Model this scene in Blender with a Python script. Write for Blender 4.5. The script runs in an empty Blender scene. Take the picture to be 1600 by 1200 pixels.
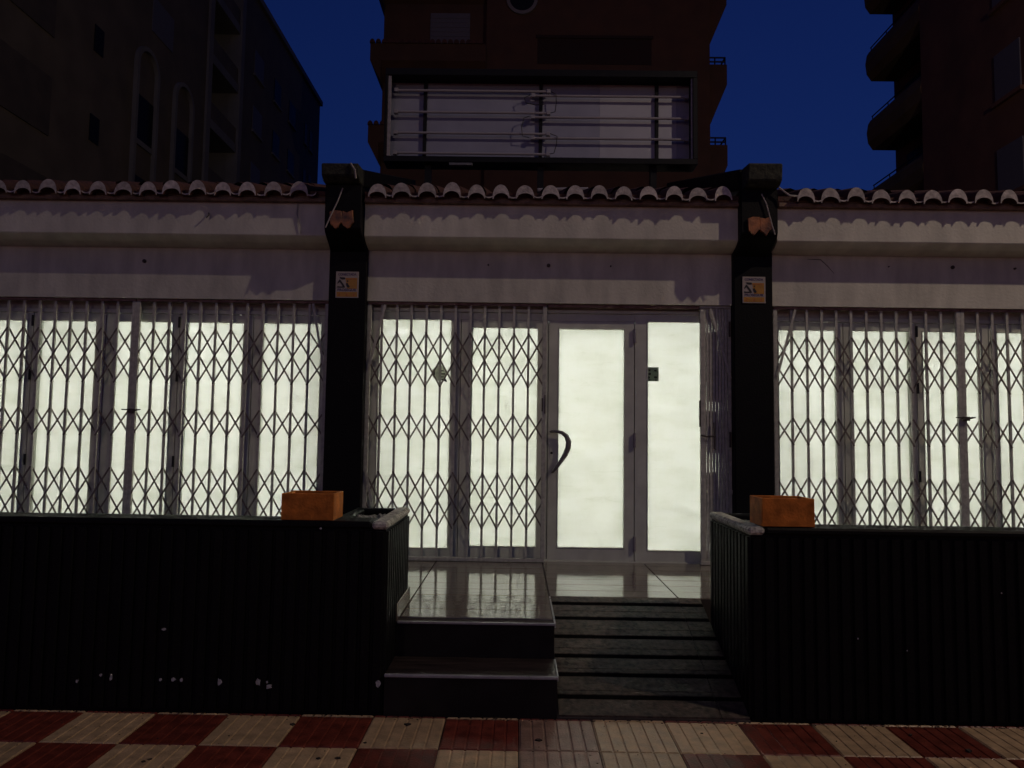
import bpy, bmesh, math, random
from mathutils import Matrix, Vector, Euler
R = math.radians
random.seed(7)
scn = bpy.context.scene
COL = scn.collection

# ------------------------------------------------------------------ camera
cd = bpy.data.cameras.new('Camera'); cam = bpy.data.objects.new('Camera', cd); COL.objects.link(cam)
cd.sensor_width = 36.0; cd.lens = 1155.0/1600*36; cd.clip_start = .05; cd.clip_end = 2000
cam.matrix_world = (Matrix.Translation((0, 0, 1.55)) @ Matrix.Rotation(R(.48), 4, 'Z')
                    @ Matrix.Rotation(R(90+4.06), 4, 'X') @ Matrix.Rotation(R(.80), 4, 'Z'))
scn.camera = cam

# ------------------------------------------------------------------ sky (dusk) and exposure
w = bpy.data.worlds.new('World'); scn.world = w; w.use_nodes = True
wn = w.node_tree.nodes; wl = w.node_tree.links; wn.clear()
wo = wn.new('ShaderNodeOutputWorld'); wb = wn.new('ShaderNodeBackground'); ws = wn.new('ShaderNodeTexSky')
ws.sky_type = 'NISHITA'; ws.sun_disc = False; ws.sun_elevation = R(.3); ws.sun_rotation = R(200)
ws.air_density = 1.0; ws.dust_density = .3; ws.ozone_density = 6.0
wb.inputs['Strength'].default_value = .14
tint = wn.new('ShaderNodeMix'); tint.data_type = 'RGBA'; tint.blend_type = 'MULTIPLY'; tint.inputs[0].default_value = 1.0
tint.inputs[7].default_value = (1.95, .78, .93, 1)      # the phone's white balance for the evening sky
wl.new(ws.outputs[0], tint.inputs[6]); wl.new(tint.outputs[2], wb.inputs[0]); wl.new(wb.outputs[0], wo.inputs[0])
vs = scn.view_settings
vs.view_transform = 'Standard'; vs.look = 'None'; vs.exposure = 0.0; vs.gamma = 1.0; vs.use_curve_mapping = False
LAMP_POS = (10.5, 1.2, 11.5)      # head of the street lamp that lights the front
LAMP_POWER = 1480.0
FILL_LAMP_POS = (-5.0, -19.0, 10.0); FILL_LAMP_POWER = 560.0     # unseen lamp added behind the camera as warm fill for the shaded front
CEILING_EMIT = 262.0

# ------------------------------------------------------------------ materials
MATS = {}
def mat(name, col, rough=.6, var=.12, scale=9.0, bump=0.0, bscale=60.0, metal=0.0, spec=.5, col2=None, stretch=(1, 1, 1), rand=0.0, detail=5):
    if name in MATS: return MATS[name]
    m = bpy.data.materials.new(name); m.use_nodes = True
    nt = m.node_tree; n = nt.nodes; l = nt.links; b = n['Principled BSDF']
    b.inputs['Roughness'].default_value = rough; b.inputs['Metallic'].default_value = metal
    b.inputs['Specular IOR Level'].default_value = spec
    tc = n.new('ShaderNodeTexCoord'); mp = n.new('ShaderNodeMapping'); mp.inputs['Scale'].default_value = stretch
    ge = n.new('ShaderNodeNewGeometry')
    l.new(ge.outputs['Position'], mp.inputs[0])
    nz = n.new('ShaderNodeTexNoise'); nz.inputs['Scale'].default_value = scale; nz.inputs['Detail'].default_value = detail
    l.new(mp.outputs[0], nz.inputs['Vector'])
    mx = n.new('ShaderNodeMix'); mx.data_type = 'RGBA'
    c2 = col2 or tuple(c*(1-2.2*var) if c*(1-2.2*var) > 0 else 0 for c in col)
    mx.inputs[6].default_value = (*c2, 1); mx.inputs[7].default_value = (*(min(1, c*(1+var)) for c in col), 1)
    rp = n.new('ShaderNodeMapRange'); rp.inputs[1].default_value = .3; rp.inputs[2].default_value = .7
    l.new(nz.outputs[0], rp.inputs[0]); l.new(rp.outputs[0], mx.inputs[0])
    out = mx.outputs[2]
    if rand:
        oi = n.new('ShaderNodeObjectInfo'); hs = n.new('ShaderNodeHueSaturation')
        mr = n.new('ShaderNodeMapRange'); mr.inputs[3].default_value = 1-rand; mr.inputs[4].default_value = 1+rand
        l.new(oi.outputs['Random'], mr.inputs[0]); l.new(mr.outputs[0], hs.inputs['Value']); l.new(out, hs.inputs['Color']); out = hs.outputs[0]
    l.new(out, b.inputs['Base Color'])
    r2 = n.new('ShaderNodeMapRange'); r2.inputs[3].default_value = max(.02, rough-.12*min(1, rough*2)); r2.inputs[4].default_value = min(1, rough+.12*min(1, rough*2))
    l.new(nz.outputs[0], r2.inputs[0]); l.new(r2.outputs[0], b.inputs['Roughness'])
    if bump:
        nb = n.new('ShaderNodeTexNoise'); nb.inputs['Scale'].default_value = bscale; nb.inputs['Detail'].default_value = 6
        l.new(ge.outputs['Position'], nb.inputs['Vector'])
        bp = n.new('ShaderNodeBump'); bp.inputs['Strength'].default_value = bump; bp.inputs['Distance'].default_value = .01
        l.new(nb.outputs[0], bp.inputs['Height']); l.new(bp.outputs[0], b.inputs['Normal'])
    MATS[name] = m; return m

def emit_mat(name, col, strength):
    m = bpy.data.materials.new(name); m.use_nodes = True; nt = m.node_tree; b = nt.nodes['Principled BSDF']
    b.inputs['Base Color'].default_value = (.8, .8, .8, 1)
    b.inputs['Emission Color'].default_value = (*col, 1); b.inputs['Emission Strength'].default_value = strength
    MATS[name] = m; return m

def glass_white():
    """window glass brushed on the inside with whitewash: light from the room comes through the paint"""
    m = bpy.data.materials.new('whitewashed_glass'); m.use_nodes = True; nt = m.node_tree; n = nt.nodes; l = nt.links; n.clear()
    o = n.new('ShaderNodeOutputMaterial'); ge = n.new('ShaderNodeNewGeometry')
    oi = n.new('ShaderNodeObjectInfo')
    off = n.new('ShaderNodeVectorMath'); off.operation = 'ADD'
    cx = n.new('ShaderNodeCombineXYZ'); ml = n.new('ShaderNodeMath'); ml.operation = 'MULTIPLY'; ml.inputs[1].default_value = 37
    l.new(oi.outputs['Random'], ml.inputs[0]); l.new(ml.outputs[0], cx.inputs[0]); l.new(ml.outputs[0], cx.inputs[2])
    l.new(ge.outputs['Position'], off.inputs[0]); l.new(cx.outputs[0], off.inputs[1])
    def noise(sc, st, det=5, dist=0):
        mp = n.new('ShaderNodeMapping'); mp.inputs['Scale'].default_value = st
        l.new(off.outputs[0], mp.inputs[0])
        z = n.new('ShaderNodeTexNoise'); z.inputs['Scale'].default_value = sc; z.inputs['Detail'].default_value = det; z.inputs['Distortion'].default_value = dist
        l.new(mp.outputs[0], z.inputs['Vector']); return z.outputs[0]
    strokes = noise(4.0, (.8, 1, 3.0), 7, .25); patch = noise(4.5, (1.2, 1, 1.6), 6, .4); fine = noise(22, (3.5, 1, .9), 4)
    def mathn(op, a, b):
        k = n.new('ShaderNodeMath'); k.operation = op
        for i, v in enumerate((a, b)):
            if isinstance(v, (int, float)): k.inputs[i].default_value = v
            else: l.new(v, k.inputs[i])
        return k.outputs[0]
    s = mathn('ADD', mathn('MULTIPLY', strokes, .55), mathn('ADD', mathn('MULTIPLY', patch, .33), mathn('MULTIPLY', fine, .12)))
    dab = noise(7.0, (.7, 1, 3.4), 5, 1.2); dm = n.new('ShaderNodeMapRange'); dm.inputs[1].default_value = .60; dm.inputs[2].default_value = .74; dm.inputs[3].default_value = 0; dm.inputs[4].default_value = .16; l.new(dab, dm.inputs[0])
    pv = n.new('ShaderNodeMapRange'); pv.inputs[3].default_value = -.05; pv.inputs[4].default_value = .06; l.new(oi.outputs['Random'], pv.inputs[0])
    s = mathn('ADD', mathn('SUBTRACT', s, dm.outputs[0]), pv.outputs[0])
    rp = n.new('ShaderNodeValToRGB'); e = rp.color_ramp.elements
    e[0].position = .30; e[0].color = (.70, .715, .65, 1); e[1].position = .56; e[1].color = (.815, .825, .785, 1)
    l.new(s, rp.inputs[0])
    tl = n.new('ShaderNodeBsdfTranslucent'); df = n.new('ShaderNodeBsdfDiffuse')
    l.new(rp.outputs[0], tl.inputs[0]); df.inputs[0].default_value = (.72, .73, .70, 1)
    m1 = n.new('ShaderNodeMixShader'); m1.inputs[0].default_value = .72; l.new(df.outputs[0], m1.inputs[1]); l.new(tl.outputs[0], m1.inputs[2])
    tr = n.new('ShaderNodeBsdfTransparent'); tf = n.new('ShaderNodeMapRange')
    tf.inputs[1].default_value = .46; tf.inputs[2].default_value = .62; tf.inputs[3].default_value = .006; tf.inputs[4].default_value = .03
    l.new(s, tf.inputs[0])
    m2 = n.new('ShaderNodeMixShader'); l.new(tf.outputs[0], m2.inputs[0]); l.new(m1.outputs[0], m2.inputs[1]); l.new(tr.outputs[0], m2.inputs[2])
    gl = n.new('ShaderNodeBsdfGlossy'); gl.inputs['Roughness'].default_value = .03
    fr = n.new('ShaderNodeFresnel'); fr.inputs[0].default_value = 1.5
    m3 = n.new('ShaderNodeMixShader'); l.new(fr.outputs[0], m3.inputs[0]); l.new(m2.outputs[0], m3.inputs[1]); l.new(gl.outputs[0], m3.inputs[2])
    l.new(m3.outputs[0], o.inputs[0]); MATS['whitewashed_glass'] = m; return m

plaster = mat('white_plaster', (.60, .585, .49), .75, .10, 5.0, .35, 40, stretch=(1.6, 1, .45), detail=7)
cornice_m = mat('white_cornice', (.62, .605, .51), .7, .09, 5.0, .3, 45, stretch=(1.4, 1, .5), detail=7)
soffit_m = mat('grubby_mortar', (.22, .15, .11), .9, .2, 14, .5, 60)
black = mat('black_masonry_paint', (.0035, .0033, .0035), .6, .15, 12, .25, 70, spec=.16)
black2 = mat('black_steel_paint', (.005, .005, .0055), .5, .1, 12, spec=.2)
worn = mat('worn_concrete', (.62, .60, .50), .85, .18, 42, .7, 70, col2=(.16, .155, .13))
chipm = mat('bare_plaster', (.45, .44, .43), .85, .15, 60, .5, 90)
mossy = mat('mossy_concrete', (.040, .042, .028), .9, .3, 22, .8, 50, col2=(.004, .005, .004))
soil = mat('dry_soil', (.34, .33, .29), .95, .3, 30, .8, 60)
gate_m = mat('gate_paint', (.47, .465, .40), .5, .12, 25, .15, 120)
lattice_m = mat('lattice_steel', (.17, .14, .12), .55, .2, 30, .2, 90)
gate_dark = mat('rusty_steel', (.07, .055, .045), .6, .3, 40, .3, 90)
rail_m = mat('rusty_rail', (.22, .15, .13), .7, .25, 18, .3, 90, col2=(.12, .05, .04))
alu = mat('white_aluminium', (.56, .585, .50), .4, .07, 6, .03, 80)
alu_mid = mat('hinge_aluminium', (.26, .24, .25), .4, .07, 6)
alu_dark = mat('grey_aluminium', (.17, .155, .15), .45, .1, 10)
blind = mat('blind_box', (.46, .45, .40), .6, .1, 8)
gasket = mat('black_gasket', (.012, .012, .012), .6)
white_in = mat('interior_white', (.78, .78, .74), .8, .03, 2)
terra = mat('terracotta_tile', (.09, .034, .024), .8, .25, 18, .4, 60, rand=.15)
tile_end = mat('limewashed_tile_end', (.50, .45, .42), .85, .18, 26, .6, 70, rand=.20)
terra_frag = mat('glazed_terracotta', (.34, .125, .04), .45, .3, 11, .4, 60, col2=(.05, .018, .010))
orange = mat('orange_terracotta', (.62, .20, .035), .7, .20, 13, .25, 70, spec=.15)
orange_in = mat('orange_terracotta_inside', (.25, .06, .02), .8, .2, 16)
floor_m = mat('glazed_floor_tile', (.17, .14, .105), .07, .12, 7, .16, 13, rand=.06, spec=.9)
grout = mat('dark_grout', (.05, .04, .035), .9)
ramp_m = mat('ramp_tile', (.072, .052, .040), .45, .35, 30, .35, 60, rand=.12, spec=.35)
strip_m = mat('black_rubber', (.003, .003, .003), .8, .2, 30, spec=.05)
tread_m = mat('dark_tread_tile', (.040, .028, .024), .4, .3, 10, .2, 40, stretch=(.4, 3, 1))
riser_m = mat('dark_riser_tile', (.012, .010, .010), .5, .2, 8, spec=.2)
nosing_m = mat('pale_tile_edge', (.30, .29, .31), .3, .1, 20)
red_t = mat('red_paving', (.18, .036, .022), .36, .22, 14, .35, 90, rand=.16)
cream_t = mat('cream_paving', (.54, .37, .21), .36, .15, 14, .35, 90, rand=.14)
pink_t = mat('worn_pink_paving', (.36, .22, .16), .36, .2, 14, .35, 90, rand=.12)
asphalt = mat('asphalt', (.05, .05, .052), .9, .2, 30, .5, 80)
ochre = mat('ochre_render', (.085, .043, .025), .9, .12, 1.2, .2, 8)
ochre_d = mat('ochre_shade_render', (.03, .014, .010), .9, .12, 1.2)  # darker copy of the ochre render, shade of recesses put into the colour
beige = mat('beige_render', (.135, .108, .082), .9, .12, .9, .2, 8)
beige2 = mat('pale_render', (.19, .18, .18), .9, .1, .9)
brown = mat('brown_render', (.16, .075, .048), .9, .14, .9, .2, 8)
olive = mat('balcony_render', (.13, .09, .045), .9, .14, .9)
dark_gl = mat('dark_window', (.012, .012, .015), .5, .1, 2, spec=.15)
dim_gl = mat('dim_window', (.085, .068, .055), .8, .1, 2)
shutter = mat('pale_shutter', (.13, .125, .145), .7, .08, 6, stretch=(1, 1, 6))
sheet_a = mat('sign_sheet', (.25, .255, .34), .6, .05, 4)
sheet_lit = mat('sign_sheet_lit', (.36, .36, .42), .6, .04, 4)  # paler copy of the sign sheet, lamplight put into its colour
tube_m = mat('fluorescent_tube', (.30, .28, .30), .3, .04, 6)
galv_d = mat('dull_galvanised', (.12, .12, .14), .5, .2, 20)
galv = mat('galvanised_edge', (.30, .27, .26), .4, .15, 20, metal=.2)
cable_w = mat('white_cable', (.42, .38, .34), .6)
cable_b = mat('black_cable', (.012, .012, .014), .5)
card_w = mat('sign_white', (.38, .33, .29), .5, .04, 30)
card_y = mat('sign_yellow', (.44, .21, .025), .5, .06, 30)
card_o = mat('sign_orange', (.42, .13, .03), .5, .06, 30)
card_b = mat('sign_navy', (.05, .035, .12), .5)
card_k = mat('sign_black', (.012, .010, .010), .5)
stk_g = mat('sticker_green', (.10, .12, .10), .5, .25, 40)
stk_d = mat('sticker_dark', (.012, .013, .015), .5)
def thin(name, col):
    m = bpy.data.materials.new(name); m.use_nodes = True; nt = m.node_tree; n = nt.nodes; l = nt.links; n.clear()
    o = n.new('ShaderNodeOutputMaterial'); d = n.new('ShaderNodeBsdfDiffuse'); t = n.new('ShaderNodeBsdfTranslucent'); x = n.new('ShaderNodeMixShader')
    ge = n.new('ShaderNodeNewGeometry'); z = n.new('ShaderNodeTexNoise'); z.inputs['Scale'].default_value = 60; mx = n.new('ShaderNodeMix'); mx.data_type = 'RGBA'
    mx.inputs[6].default_value = (*(c*.5 for c in col), 1); mx.inputs[7].default_value = (*col, 1); l.new(ge.outputs['Position'], z.inputs['Vector']); l.new(z.outputs[0], mx.inputs[0])
    l.new(mx.outputs[2], d.inputs[0]); l.new(mx.outputs[2], t.inputs[0]); x.inputs[0].default_value = .6
    l.new(d.outputs[0], x.inputs[1]); l.new(t.outputs[0], x.inputs[2]); l.new(x.outputs[0], o.inputs[0]); return m
stk_round = thin('sticker_paper', (.75, .77, .66)); stk_g = thin('sticker_green', (.30, .36, .30))
glassw = glass_white()
lamp_e = emit_mat('ceiling_lamp_glow', (.98, 1.0, .98), CEILING_EMIT)
street_e = emit_mat('street_lamp_glow', (1.0, .78, .55), 30.0)

# ------------------------------------------------------------------ mesh helpers
class MB:
    def __init__(s): s.v = []; s.f = []; s.mi = []
    def add(s, vs, fs, mi=0):
        k = len(s.v); s.v += [tuple(p) for p in vs]; s.f += [tuple(i+k for i in q) for q in fs]; s.mi += [mi]*len(fs); return s
    def box(s, x0, x1, y0, y1, z0, z1, mi=0):
        return s.add([(x0,y0,z0),(x1,y0,z0),(x1,y1,z0),(x0,y1,z0),(x0,y0,z1),(x1,y0,z1),(x1,y1,z1),(x0,y1,z1)],
                     [(0,3,2,1),(4,5,6,7),(0,1,5,4),(1,2,6,5),(2,3,7,6),(3,0,4,7)], mi)
    def prism(s, poly, axis, a, b, mi=0):
        """poly: 2-D points; axis 'x' -> (y,z), 'y' -> (x,z), 'z' -> (x,y)"""
        n = len(poly)
        def P(p, t): return {'x': (t, p[0], p[1]), 'y': (p[0], t, p[1]), 'z': (p[0], p[1], t)}[axis]
        fs = [tuple(range(n)), tuple(range(2*n-1, n-1, -1))] + [(i, n+i, n+(i+1) % n, (i+1) % n) for i in range(n)]
        return s.add([P(p, a) for p in poly]+[P(p, b) for p in poly], fs, mi)
    def tube(s, path, r, seg=8, mi=0, cap=True):
        path = [Vector(p) for p in path]; n = len(path); rr = r if isinstance(r, (list, tuple)) else [r]*n
        vs = []; u = None
        for i, p in enumerate(path):
            d = (path[min(i+1, n-1)]-path[max(i-1, 0)]).normalized()
            if u is None: u = d.orthogonal().normalized()
            u = (u-d*u.dot(d)).normalized(); q = d.cross(u)
            vs += [p+(u*math.cos(2*math.pi*k/seg)+q*math.sin(2*math.pi*k/seg))*rr[i] for k in range(seg)]
        fs = [(i*seg+k, i*seg+(k+1) % seg, (i+1)*seg+(k+1) % seg, (i+1)*seg+k) for i in range(n-1) for k in range(seg)]
        if cap: fs += [tuple(range(seg-1, -1, -1)), tuple((n-1)*seg+k for k in range(seg))]
        return s.add(vs, fs, mi)
    def cyl(s, c, r, h, axis='z', seg=20, mi=0):
        d = {'x': (h, 0, 0), 'y': (0, h, 0), 'z': (0, 0, h)}[axis]
        return s.tube([c, (c[0]+d[0], c[1]+d[1], c[2]+d[2])], r, seg, mi)
    def ring(s, c, r0, r1, y0, y1, seg=32, mi=0):
        vs = []
        for r_, y in ((r1, y0), (r1, y1), (r0, y1), (r0, y0)):
            vs += [(c[0]+r_*math.cos(2*math.pi*k/seg), y, c[1]+r_*math.sin(2*math.pi*k/seg)) for k in range(seg)]
        fs = [(j*seg+k, ((j+1) % 4)*seg+k, ((j+1) % 4)*seg+(k+1) % seg, j*seg+(k+1) % seg) for j in range(4) for k in range(seg)]
        return s.add(vs, fs, mi)
    def mesh(s, name, mats, bevel=0, smooth=False):
        m = bpy.data.meshes.new(name); bm = bmesh.new()
        bv = [bm.verts.new(p) for p in s.v]
        for q, k in zip(s.f, s.mi):
            try: f = bm.faces.new([bv[i] for i in q]); f.material_index = k
            except ValueError: pass
        bmesh.ops.recalc_face_normals(bm, faces=bm.faces)
        if bevel:
            es = [e for e in bm.edges if len(e.link_faces) == 2 and e.calc_face_angle(0) > .5]
            bmesh.ops.bevel(bm, geom=es, offset=bevel, segments=1, affect='EDGES', clamp_overlap=True)
        if smooth:
            for f in bm.faces: f.smooth = True
        bm.to_mesh(m); bm.free()
        for x in (mats if isinstance(mats, (list, tuple)) else [mats]): m.materials.append(x)
        return m
    def build(s, name, mats, parent=None, bevel=0, smooth=False, loc=(0, 0, 0)):
        return put(name, s.mesh(name, mats, bevel, smooth), parent, loc)

WM = {}
def put(name, mesh, parent=None, loc=(0, 0, 0), rot=None, scale=None):
    """place a mesh at WORLD loc/rot; the parent only groups it"""
    o = bpy.data.objects.new(name, mesh); COL.objects.link(o)
    o.location = loc
    if rot: o.rotation_euler = rot
    if scale: o.scale = scale
    W = Matrix.LocRotScale(Vector(loc), Euler(rot) if rot else None, Vector(scale) if scale else None); WM[o.name] = W
    if parent: o.parent = parent; o.matrix_parent_inverse = WM[parent.name].inverted()
    return o
def tag(o, label, cat, group=None):
    o['label'] = label; o['category'] = cat
    if group: o['group'] = group
    return o
def thing(name, label, cat, loc=(0, 0, 0), group=None):
    o = bpy.data.objects.new(name, None); COL.objects.link(o); o.location = loc; o.empty_display_size = .1
    WM[o.name] = Matrix.Translation(loc); return tag(o, label, cat, group)
def struct(o): o['kind'] = 'structure'; return o
def stuff(o): o['kind'] = 'stuff'; return o
def B(x0, x1, y0, y1, z0, z1): return MB().box(x0, x1, y0, y1, z0, z1)

# fitted dimensions of the place (metres)
Y1 = 4.197; ZW = 1.06; XL = -.722; XR = 1.304; Y2 = 5.05; Y3 = 4.54; ZS = .224; ZF = .431; X0 = .238; YR = 5.314
YG = 6.70; YW = 6.80
# ================================================================== ground and pavement
struct(B(-400, 400, -300, 600, -.6, -.05).build('ground', asphalt))
pave = struct(B(-40, 40, -22, 6, -.049, -.012).build('pavement', grout))
def tile_mesh(name, m, depth):
    mb = MB(); n = 6; wd = .394
    mb.box(-wd/2, wd/2, -depth/2+.003, depth/2-.003, -.010, -.0045)
    for i in range(n):
        a = -wd/2+wd*i/n+.003; b = -wd/2+wd*(i+1)/n-.003
        y0 = -depth/2+.004; y1 = depth/2-.004; c = .004
        mb.add([(a,y0,-.0045),(b,y0,-.0045),(b,y1,-.0045),(a,y1,-.0045),(a+c,y0+c,0),(b-c,y0+c,0),(b-c,y1-c,0),(a+c,y1-c,0)],
               [(4,5,6,7),(0,1,5,4),(1,2,6,5),(2,3,7,6),(3,0,4,7)])
    return mb.mesh(name, m)
PT = {c: (tile_mesh('paving_tile', m, .40), tile_mesh('paving_tile', m, .026)) for c, m in (('r', red_t), ('c', cream_t), ('p', pink_t))}
ROWC = 4.182
for row in range(5):
    for k in range(-15, 15):
        odd = (k+row) % 2
        c = 'c' if (odd == 0) else 'r'            # row 1: odd k cream
        if row == 1 and k == 1: c = 'p'
        if row == 1 and k == 2: c = 'c'
        if row == 2 and k == 1: c = 'p'
        x = -.372+.2+.4*k
        if row == 0: y = ROWC+.0135; me = PT[c][1]
        else: y = ROWC-.4*(row-1)-.2; me = PT[c][0]
        put('paving_tile', me, pave, (x+random.uniform(-.001, .001), y, random.uniform(-.0015, .001)),
            (random.uniform(-.003, .003), random.uniform(-.003, .003), random.uniform(-.003, .003)))
# the rest of the pavement nearer than the built rows is a sheet with the same chequers
def checker_mat():
    m = bpy.data.materials.new('paving_far'); m.use_nodes = True; nt = m.node_tree; n = nt.nodes; l = nt.links; b = n['Principled BSDF']
    ge = n.new('ShaderNodeNewGeometry'); mp = n.new('ShaderNodeMapping'); mp.inputs['Location'].default_value = (.372+.00, -ROWC, .05); l.new(ge.outputs['Position'], mp.inputs[0])
    ck = n.new('ShaderNodeTexChecker'); ck.inputs['Scale'].default_value = 2.5
    ck.inputs[1].default_value = (.18, .036, .022, 1); ck.inputs[2].default_value = (.54, .37, .21, 1)
    l.new(mp.outputs[0], ck.inputs[0]); l.new(ck.outputs[0], b.inputs['Base Color']); b.inputs['Roughness'].default_value = .65
    return m
struct(B(-40, 40, -22, ROWC-1.603, -.0115, -.001).build('pavement_sheet', checker_mat()))

# ================================================================== terrace floor, steps, ramp
tf = MB()
tf.box(-7, 7, YR, 6.95, -.04, ZF-.008)
tf.box(-7, XL-.37, Y1+.22, YR-.001, -.04, ZF-.0085); tf.box(XR+.34, 7, Y1+.22, YR-.001, -.04, ZF-.0085)
floor = struct(tf.build('terrace_floor', grout))
def slab_tile(name, x0, x1, y0, y1, z, m, parent, g=.004):
    mb = MB(); h = .0075; c = .0015; a, b, d, e = x0+g, x1-g, y0+g, y1-g
    cx, cy = (a+b)/2, (d+e)/2
    mb.add([(a-cx,d-cy,-h),(b-cx,d-cy,-h),(b-cx,e-cy,-h),(a-cx,e-cy,-h),(a+c-cx,d+c-cy,0),(b-c-cx,d+c-cy,0),(b-c-cx,e-c-cy,0),(a+c-cx,e-c-cy,0)],
           [(4,5,6,7),(0,1,5,4),(1,2,6,5),(2,3,7,6),(3,0,4,7)])
    return put(name, mb.mesh(name, m), parent, (cx, cy, z+random.uniform(-.0006, .0003)),
               (random.uniform(-.006, .006), random.uniform(-.0008, .0008), 0))
ys = [6.805-.215*i for i in range(11)]           # row joints
for i in range(len(ys)-1):
    y1_, y0_ = ys[i], ys[i+1]
    for k in range(-4, 5):
        x0_ = X0+.909*k; x1_ = x0_+.909
        if y0_ < YR-.12 and not (XL-.37 <= x0_ < X0-.01 or x1_ < XL or x0_ > XR):   # in front of the floor only the stair head is tiled
            continue
        ya = y0_
        if k == -1: x0_ = XL+.012
        if k == -2: x1_ = XL+.012
        if k in (-2, 1, 2) and y0_ < YR-.12: continue
        if k >= 0 and k <= 1 and y0_ < YR: ya = YR
        if k == -1 and y0_ < Y3: ya = Y3
        if y1_-ya < .03 or x1_-x0_ < .05: continue
        slab_tile('floor_tile', x0_, x1_, ya, y1_, ZF, floor_m, floor)

slab_tile('floor_tile', X0-2*.909, XL+.010, Y2+.012, 5.30, ZF, floor_m, floor)
steps = thing('entrance_steps', 'two dark steps with pale tile edges left of the ramp', 'steps', (-.24, Y1, 0))
B(XL, X0, Y1+.012, Y3, -.02, ZS-.012).build('step_core', grout, steps)
B(XL, X0, Y3+.012, YR+.002, -.02, ZF-.009).build('step_core', grout, steps)
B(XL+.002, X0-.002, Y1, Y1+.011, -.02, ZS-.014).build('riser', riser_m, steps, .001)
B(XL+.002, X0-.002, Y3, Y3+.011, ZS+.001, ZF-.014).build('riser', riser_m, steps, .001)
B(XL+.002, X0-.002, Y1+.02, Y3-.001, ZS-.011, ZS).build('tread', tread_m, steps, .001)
B(XL+.001, X0+.003, Y1-.006, Y1+.019, ZS-.0135, ZS+.0015).build('nosing', nosing_m, steps, .003)
B(XL+.013, X0+.003, Y3-.006, Y3+.012, ZF-.0135, ZF+.001).build('nosing', nosing_m, steps, .003)
B(X0-.0005, X0+.009, Y3+.014, YR-.004, ZF-.03, ZF-.001).build('side_edging', nosing_m, steps, .002)
B(X0-.0005, X0+.009, Y1+.022, Y3-.002, ZS-.03, ZS-.001).build('side_edging', nosing_m, steps, .002)
B(XL+.001, XL+.012, Y3+.001, Y2+.01, ZF-.002, ZF+.105).build('skirting', floor_m, steps, .002)

ramp = thing('entrance_ramp', 'dark tiled entrance ramp with black anti-slip strips right of the steps', 'ramp', (.77, Y1, 0))
K = (ZF-.02)/(YR-Y1)
def rz(y): return .02+K*(y-Y1)
MB().prism([(Y1, -.02), (YR, -.02), (YR, ZF-.012), (Y1, .008)], 'x', X0+.001, XR).build('ramp_core', grout, ramp)
rj = [Y1+.002, 4.392, 4.577, 4.761, 4.952, 5.146, YR-.001]; strips = [4.343, 4.526, 4.691, 4.876, 5.067, 5.231]
ang = math.atan(K)
for i in range(6):
    s = strips[i]
    for (xa, xb) in ((X0+.010, 1.145), (1.145, XR-.001)):
        for (a, b, nm, m, dz) in ((rj[i], s-.017, 'ramp_tile', ramp_m, 0), (s-.017, s+.017, 'anti_slip_strip', strip_m, -.001), (s+.017, rj[i+1], 'ramp_tile', ramp_m, 0)):
            if b-a < .012: continue
            g = .0015 if nm == 'anti_slip_strip' else .0018
            poly = [(a+g, rz(a+g)-.010), (b-g, rz(b-g)-.010), (b-g, rz(b-g)+dz), (a+g, rz(a+g)+dz)]
            MB().prism(poly, 'x', xa+.002, xb-.002).build(nm, m, ramp, .0008)

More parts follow.
